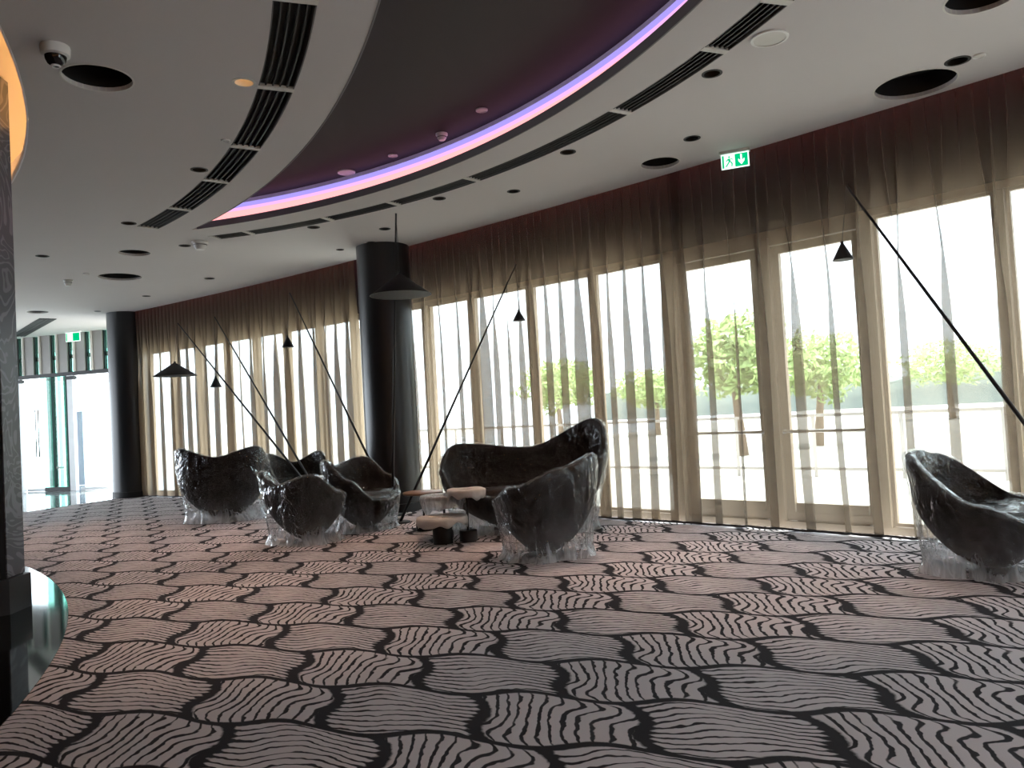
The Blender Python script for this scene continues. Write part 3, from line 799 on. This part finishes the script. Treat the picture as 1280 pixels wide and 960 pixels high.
    for i in range(NS+1):
        def fn_(phi, i=i):
            v = i/NS; zr = rim(phi)+.012; z = zr+(.012-zr)*v
            top = outer(phi, rim(phi)); topr = top.length; dirv = top/topr
            fold = .5*nz((dirv.x*2.2, dirv.y*2.2, v*.6), 1.6, 3)+.35*nz((dirv.x*2, dirv.y*2, v*.5), 4.0, 5)
            rs = outer(phi, min(z, rim(phi))).length+.012
            hang = topr*(1.012-(1-skirt)*v**1.2)+(fold+.4*nz((dirv.x*2, dirv.y*2, v*.4), 9, 6))*.075*v
            bunch = .045*math.exp(-((v-1)/.06)**2)*(1+nz((dirv.x, dirv.y, 0), 9, 8))
            rr = max(rs, hang)+.012*max(0, ridge((dirv.x*2, dirv.y*2, z*1.3), 6, 4))+bunch
            slk.append(min(1, max(0, rr-rs)/.26)+.5*max(0, (v-.8)/.2))
            return Vector((dirv.x*rr, dirv.y*rr, z+(.02*max(0, nz((dirv.x, dirv.y, 0), 7, 9)) if i == NS else 0)))
        addrow(fn_)
    for a, b in zip(rws, rws[1:]):
        for p in range(NP2): Fc.append((a[p], a[(p+1) % NP2], b[(p+1) % NP2], b[p]))
    Fc.append(tuple(rws[0]))
    o = from_pd('plastic_cover', V, Fc, M[milk], t, True); o['label'] = 'loose crinkled clear plastic film'
    atr = o.data.attributes.new('slack', 'FLOAT', 'POINT'); pad = len(V)-len(slk)
    for i_ in range(len(V)): atr.data[i_].value = slk[i_-pad] if i_ >= pad else 0.0
    return t
g3 = lambda px, py: tuple(at_z(px, py, 0)[:2])+(0,)
tub('tub_armchair', 'wide high winged armchair in plastic wrap seen from behind, leftmost of the group', g3(283, 650), R_(186), rx=.58, ry=.46, zback=.92, zearL=1.04, zearR=1.06, zarm=.74, seed=11)
tub('tub_armchair', 'low wrapped armchair in front of the left group, its back to the viewer', g3(386, 677), R_(148), zback=.66, zearL=.76, zearR=.80, zarm=.6, seed=12)
tub('tub_armchair', 'wrapped armchair with amber glints facing the small tables, left of the column lamp', g3(459, 662), R_(66), zback=.78, zearL=.86, zearR=.86, seed=13)
tub('tub_armchair', 'wrapped armchair mostly hidden behind the leftmost armchair', g3(373, 635), R_(20), zback=.70, seed=16)
tub('tub_sofa', 'plastic wrapped two seat sofa with a tall wing before the curtain', g3(655, 664), R_(-14), rx=.90, ry=.46, zback=.90, zearL=.98, zearR=1.20, zarm=.66, seat=.38, zfront=.40, seed=14, group='plastic wrapped sofa')
tub('tub_armchair', 'nearest of the grouped chairs, wrapped back to viewer before the sofa', g3(682, 695), R_(200), zback=.80, zearL=.90, zearR=.66, seed=15)
tub('tub_armchair', 'wrapped armchair standing alone at the right edge by the window', g3(1243, 714), R_(44), rx=.50, ry=.46, zback=.86, zearL=.86, zearR=.82, zarm=.50, ear=28, seed=17)

# ------------------------------------------------------------------ small tables
def table(label, loc, ztop, rtop, kind, seed, basew=.10, baseh=.10):
    t = thing('side_table', label, 'side table', loc, group='small round tables in protective wrap')
    if kind == 'drum':
        lathe('drum_base', [(basew, 0), (basew, ztop-.03)], M['blackmetal'], t, 28)
    else:
        lathe('weight_base', [(basew-.004, 0), (basew, .004), (basew, baseh-.004), (basew-.004, baseh)], M['blackmetal'], t, 28)
        tube('stem', (0, 0, baseh), (0, 0, ztop-.02), .013, .013, M['blackmetal'], t)
    lathe('top', [(rtop-.01, ztop-.03), (rtop, ztop-.022), (rtop, ztop-.006), (rtop-.008, ztop)], M['tabletop'], t, 40)
    if kind != 'bare':
        V = []; Fc = []; NP = 72; rows = []
        lay = [(0.02, .006), (.5, .010), (.9, .014), (1.02, .010), (1.05, -.01), (1.05, -.04), (1.03, -.08), (1.0, -.12 if kind == 'drape' else -.075)]
        for f, dz in lay:
            row = []
            for p in range(NP):
                a = TAU*p/NP; c_, s_ = math.cos(a), math.sin(a)
                k = noise.noise(Vector((c_*2.2, s_*2.2, seed*3.1+dz*4)))
                drop = dz*(1+.9*k) if dz < 0 else dz+.008*k
                rr = rtop*f*(1+(.05*noise.noise(Vector((c_*5, s_*5, seed+dz*5))) if dz < 0 else 0))
                row.append(len(V)); V.append((rr*c_, rr*s_, ztop+drop))
            rows.append(row)
        for a, b in zip(rows, rows[1:]):
            for p in range(NP): Fc.append((a[p], a[(p+1) % NP], b[(p+1) % NP], b[p]))
        Fc.append(tuple(rows[0]))
        o = from_pd('protective_wrap', V, Fc, M['foam'] if kind == 'drape' else M['wrap'], t, True)
        o['label'] = 'white translucent foam wrap'
def gt(px, py): return g3(px, py)
table('small table with bare brown rimmed top, farthest of the four', gt(531, 663), .46, .24, 'bare', 1, .10, .11)
table('low table on a thick black drum under white wrap', gt(554, 679), .27, .26, 'drum', 2, .105)
table('middle height table with draped translucent wrap on a thin stem', gt(557, 672), .46, .25, 'drape', 3, .09, .08)
table('tallest small table, white wrapped top beside the sofa arm', gt(586, 676), .54, .20, 'wrap', 4, .095, .115)

table('white wrapped small table half hidden behind low armchair at the lamp rods', gt(399, 646), .56, .17, 'wrap', 6, .09, .1)

# ------------------------------------------------------------------ leaning floor lamps
def lean_lamp(label, base, top, shade, rad, sh_h, rr=.019):
    t = thing('floor_lamp', label, 'floor lamp', base, group='leaning rod floor lamps')
    top = Vector(top)-Vector(base); sc_ = Vector(shade)-Vector(base)
    lathe('base', [(.13, 0), (.13, .015), (.12, .022)], M['blackmetal'], t, 32)
    tube('rod', (0, 0, .02), top, rr, rr*.45, M['blackmetal'], t, 12)
    tube('wire', top, (sc_.x, sc_.y, sc_.z+sh_h), .0022, .0022, M['blackmetal'], t, 6)
    s = lathe('shade', [(.012, sh_h), (rad, 0.0), (rad-.004, 0.0)], M['shadeout'], t, 48, tuple(sc_))
    lathe('shade_lining', [(.010, sh_h-.012), (rad-.004, 0.0), (rad-.007, 0.0), (.008, sh_h-.016)], M['shadein'], s, 48, tuple(sc_), closed=True)
    lathe('cap', [(.014, sh_h-.004), (.014, sh_h+.018)], M['blackmetal'], s, 16, tuple(sc_))
def lamp_px(label, bpx, by, tpx, tpy, ty, spx, spy, sy, rad, sh_h, rr=.019):
    d = ray(bpx, 560); base = Vector((d.x/d.y*by, by, 0))
    lean_lamp(label, base, at_y(tpx, tpy, ty), at_y(spx, spy, sy), rad, sh_h, rr)
lamp_px('leaning lamp with broad black cone shade, far left of the group', 408, 11.6, 222, 404, 11.5, 219, 470, 11.4, .30, .19)
lamp_px('leaning lamp with tiny cone shade next to the far broad shade', 406, 11.9, 268, 396, 11.9, 270, 484, 11.9, .085, .15)
lamp_px('leaning lamp with tiny cone shade before the left curtain, rod rising left', 490, 11.0, 362, 366, 11.3, 360, 434, 11.3, .085, .15)
lamp_px('tall lamp with large black cone shade in front of the round column', 486, 10.4, 495, 267, 7.5, 501, 369, 7.7, .302, .21)
lamp_px('lamp with rod leaning right and tiny cone before the sofa curtain', 496, 10.2, 645, 330, 10.2, 649, 401, 10.2, .085, .13)
lamp_px('long leaning rod lamp at right with small cone before glass doors', 1395, 5.9, 1058, 232, 6.6, 1054, 325, 6.6, .085, .14, .021)

# ------------------------------------------------------------------ exit signs
def exit_sign(label, c, rz, wd, hg, detail=True):
    t = thing('exit_sign', label, 'exit sign', c, rz, group='illuminated exit signs')
    box('housing', (0, 0, -.012), (wd*1.08, .07, .035), M['white'], t)
    box('edge_panel', (0, 0, -.03-hg/2), (wd, .012, hg), M['signwhite'], t)
    box('green_field', (wd*.23, -.008, -.03-hg/2), (wd*.46, .004, hg*.86), M['signgreen'], t)
    box('green_field', (-wd*.43, -.008, -.03-hg/2), (wd*.07, .004, hg*.86), M['signgreen'], t)
    if not detail: return
    zc = -.03-hg/2; y = -.0115
    def flat(name, P, mat): 
        from_pd(name, [(x*wd, y, zc+z*hg) for x, z in P]+[(x*wd, y-.002, zc+z*hg) for x, z in P], [tuple(range(len(P))), tuple(range(len(P), 2*len(P)))[::-1]]+[(i, (i+1) % len(P), len(P)+(i+1) % len(P), len(P)+i) for i in range(len(P))], mat, t)
    flat('arrow', [(.20, .36), (.26, .36), (.26, -.05), (.34, .08), (.34, -.10), (.23, -.34), (.12, -.10), (.12, .08), (.20, -.05)], M['signwhite'])
    # running figure in green on the white doorway
    flat('runner_head', [(-.20+.035*math.cos(k*TAU/10), .28+.07*math.sin(k*TAU/10)) for k in range(10)], M['signgreen'])
    flat('runner_body', [(-.25, .18), (-.17, .18), (-.15, -.02), (-.23, -.05)], M['signgreen'])
    flat('runner_leg', [(-.23, -.03), (-.17, -.03), (-.30, -.36), (-.36, -.36)], M['signgreen'])
    flat('runner_leg', [(-.18, -.03), (-.13, -.03), (-.08, -.18), (-.10, -.38), (-.14, -.38), (-.13, -.2)], M['signgreen'])
    flat('runner_arm', [(-.25, .18), (-.33, .02), (-.30, -.02), (-.22, .12)], M['signgreen'])
    flat('runner_arm', [(-.17, .17), (-.08, .06), (-.06, .10), (-.14, .2)], M['signgreen'])
es = at_z(918, 188, H); 
exit_sign('green running figure and down arrow exit sign on ceiling before right curtain', (es.x, es.y, H), math.atan2(-.95, 1.0)*.55, .275, .15)
ef = at_z(91, 414, H)
exit_sign('tiny far pale green exit sign in front of glass lobby', (ef.x, ef.y, H), -.2, .40, .22, False)

# ------------------------------------------------------------------ small ceiling devices
p = at_z(69, 58, H)
t = thing('dome_camera', 'white dome security camera on the ceiling at upper left', 'security camera', (p.x, p.y, H))
lathe('housing', [(.085, 0), (.088, -.01), (.085, -.06), (.07, -.068)], M['white'], t, 32)
lathe('dome', [(.066, -.066), (.062, -.09), (.048, -.115), (.025, -.13), (.001, -.134)], M['lens'], t, 28)
lathe('lens_ring', [(.022, -.124), (.030, -.118), (.030, -.128), (.022, -.137)], M['white'], t, 20, closed=True)
def disc(px, py, wpx, z, label, nm, cat, cone=0):
    p = at_z(px, py, z); r = rad_px(px, py, wpx, z)
    t = thing(nm, label, cat, (p.x, p.y, z))
    if cone:
        lathe('base', [(r, 0), (r, -.018), (r*.95, -.022)], M['white'], t, 28)
        lathe('sensor_cap', [(r*.82, -.02), (r*.78, -.02-cone*.5), (r*.5, -.02-cone)], M['white'], t, 28)
        lathe('vent_ring', [(r*.80, -.024-cone*.25), (r*.83, -.024-cone*.25), (r*.83, -.03-cone*.25), (r*.80, -.03-cone*.25)], M['vane'], t, 28, closed=True)
    else:
        lathe('rim', [(r*.86, 0), (r, 0), (r, -.012), (r*.86, -.014)], M['white'], t, 32, closed=True)
        lathe('grille', [(r*.86, -.002), (r*.86, -.008), (.001, -.009)], M['slotwhite'], t, 32)
disc(962, 47, 46, H, 'round white ceiling speaker beside the narrow slot', 'ceiling_speaker', 'speaker')
disc(433, 215, 22, H+.34, 'small white disc in the dark recess near the glowing edge', 'ceiling_disc', 'ceiling fitting')
disc(602, 137, 15, H+.34, 'white disc in the dark recess, farthest right of its fittings', 'ceiling_disc', 'ceiling fitting')
disc(491, 194, 12, H+.34, 'smallest white disc between two fittings in dark recess', 'ceiling_disc', 'ceiling fitting')
disc(552, 167, 15, H+.34, 'white domed smoke detector in the dark recess', 'smoke_detector', 'smoke detector', .05)
disc(250, 302, 20, H, 'white cone shaped detector below the far end of the slots', 'smoke_detector', 'smoke detector', .09)
disc(85, 350, 11, H, 'tiny far detector on the plain ceiling at left', 'smoke_detector', 'smoke detector', .08)
disc(282, 175, 11, H, 'flat white cap left of the broad curved slot', 'blank_plate', 'ceiling fitting')
disc(1224, 69, 15, H, 'flat white cap near the top right corner', 'blank_plate', 'ceiling fitting')
disc(108, 342, 8, H, 'tiny white cap above the far wide opening', 'blank_plate', 'ceiling fitting')
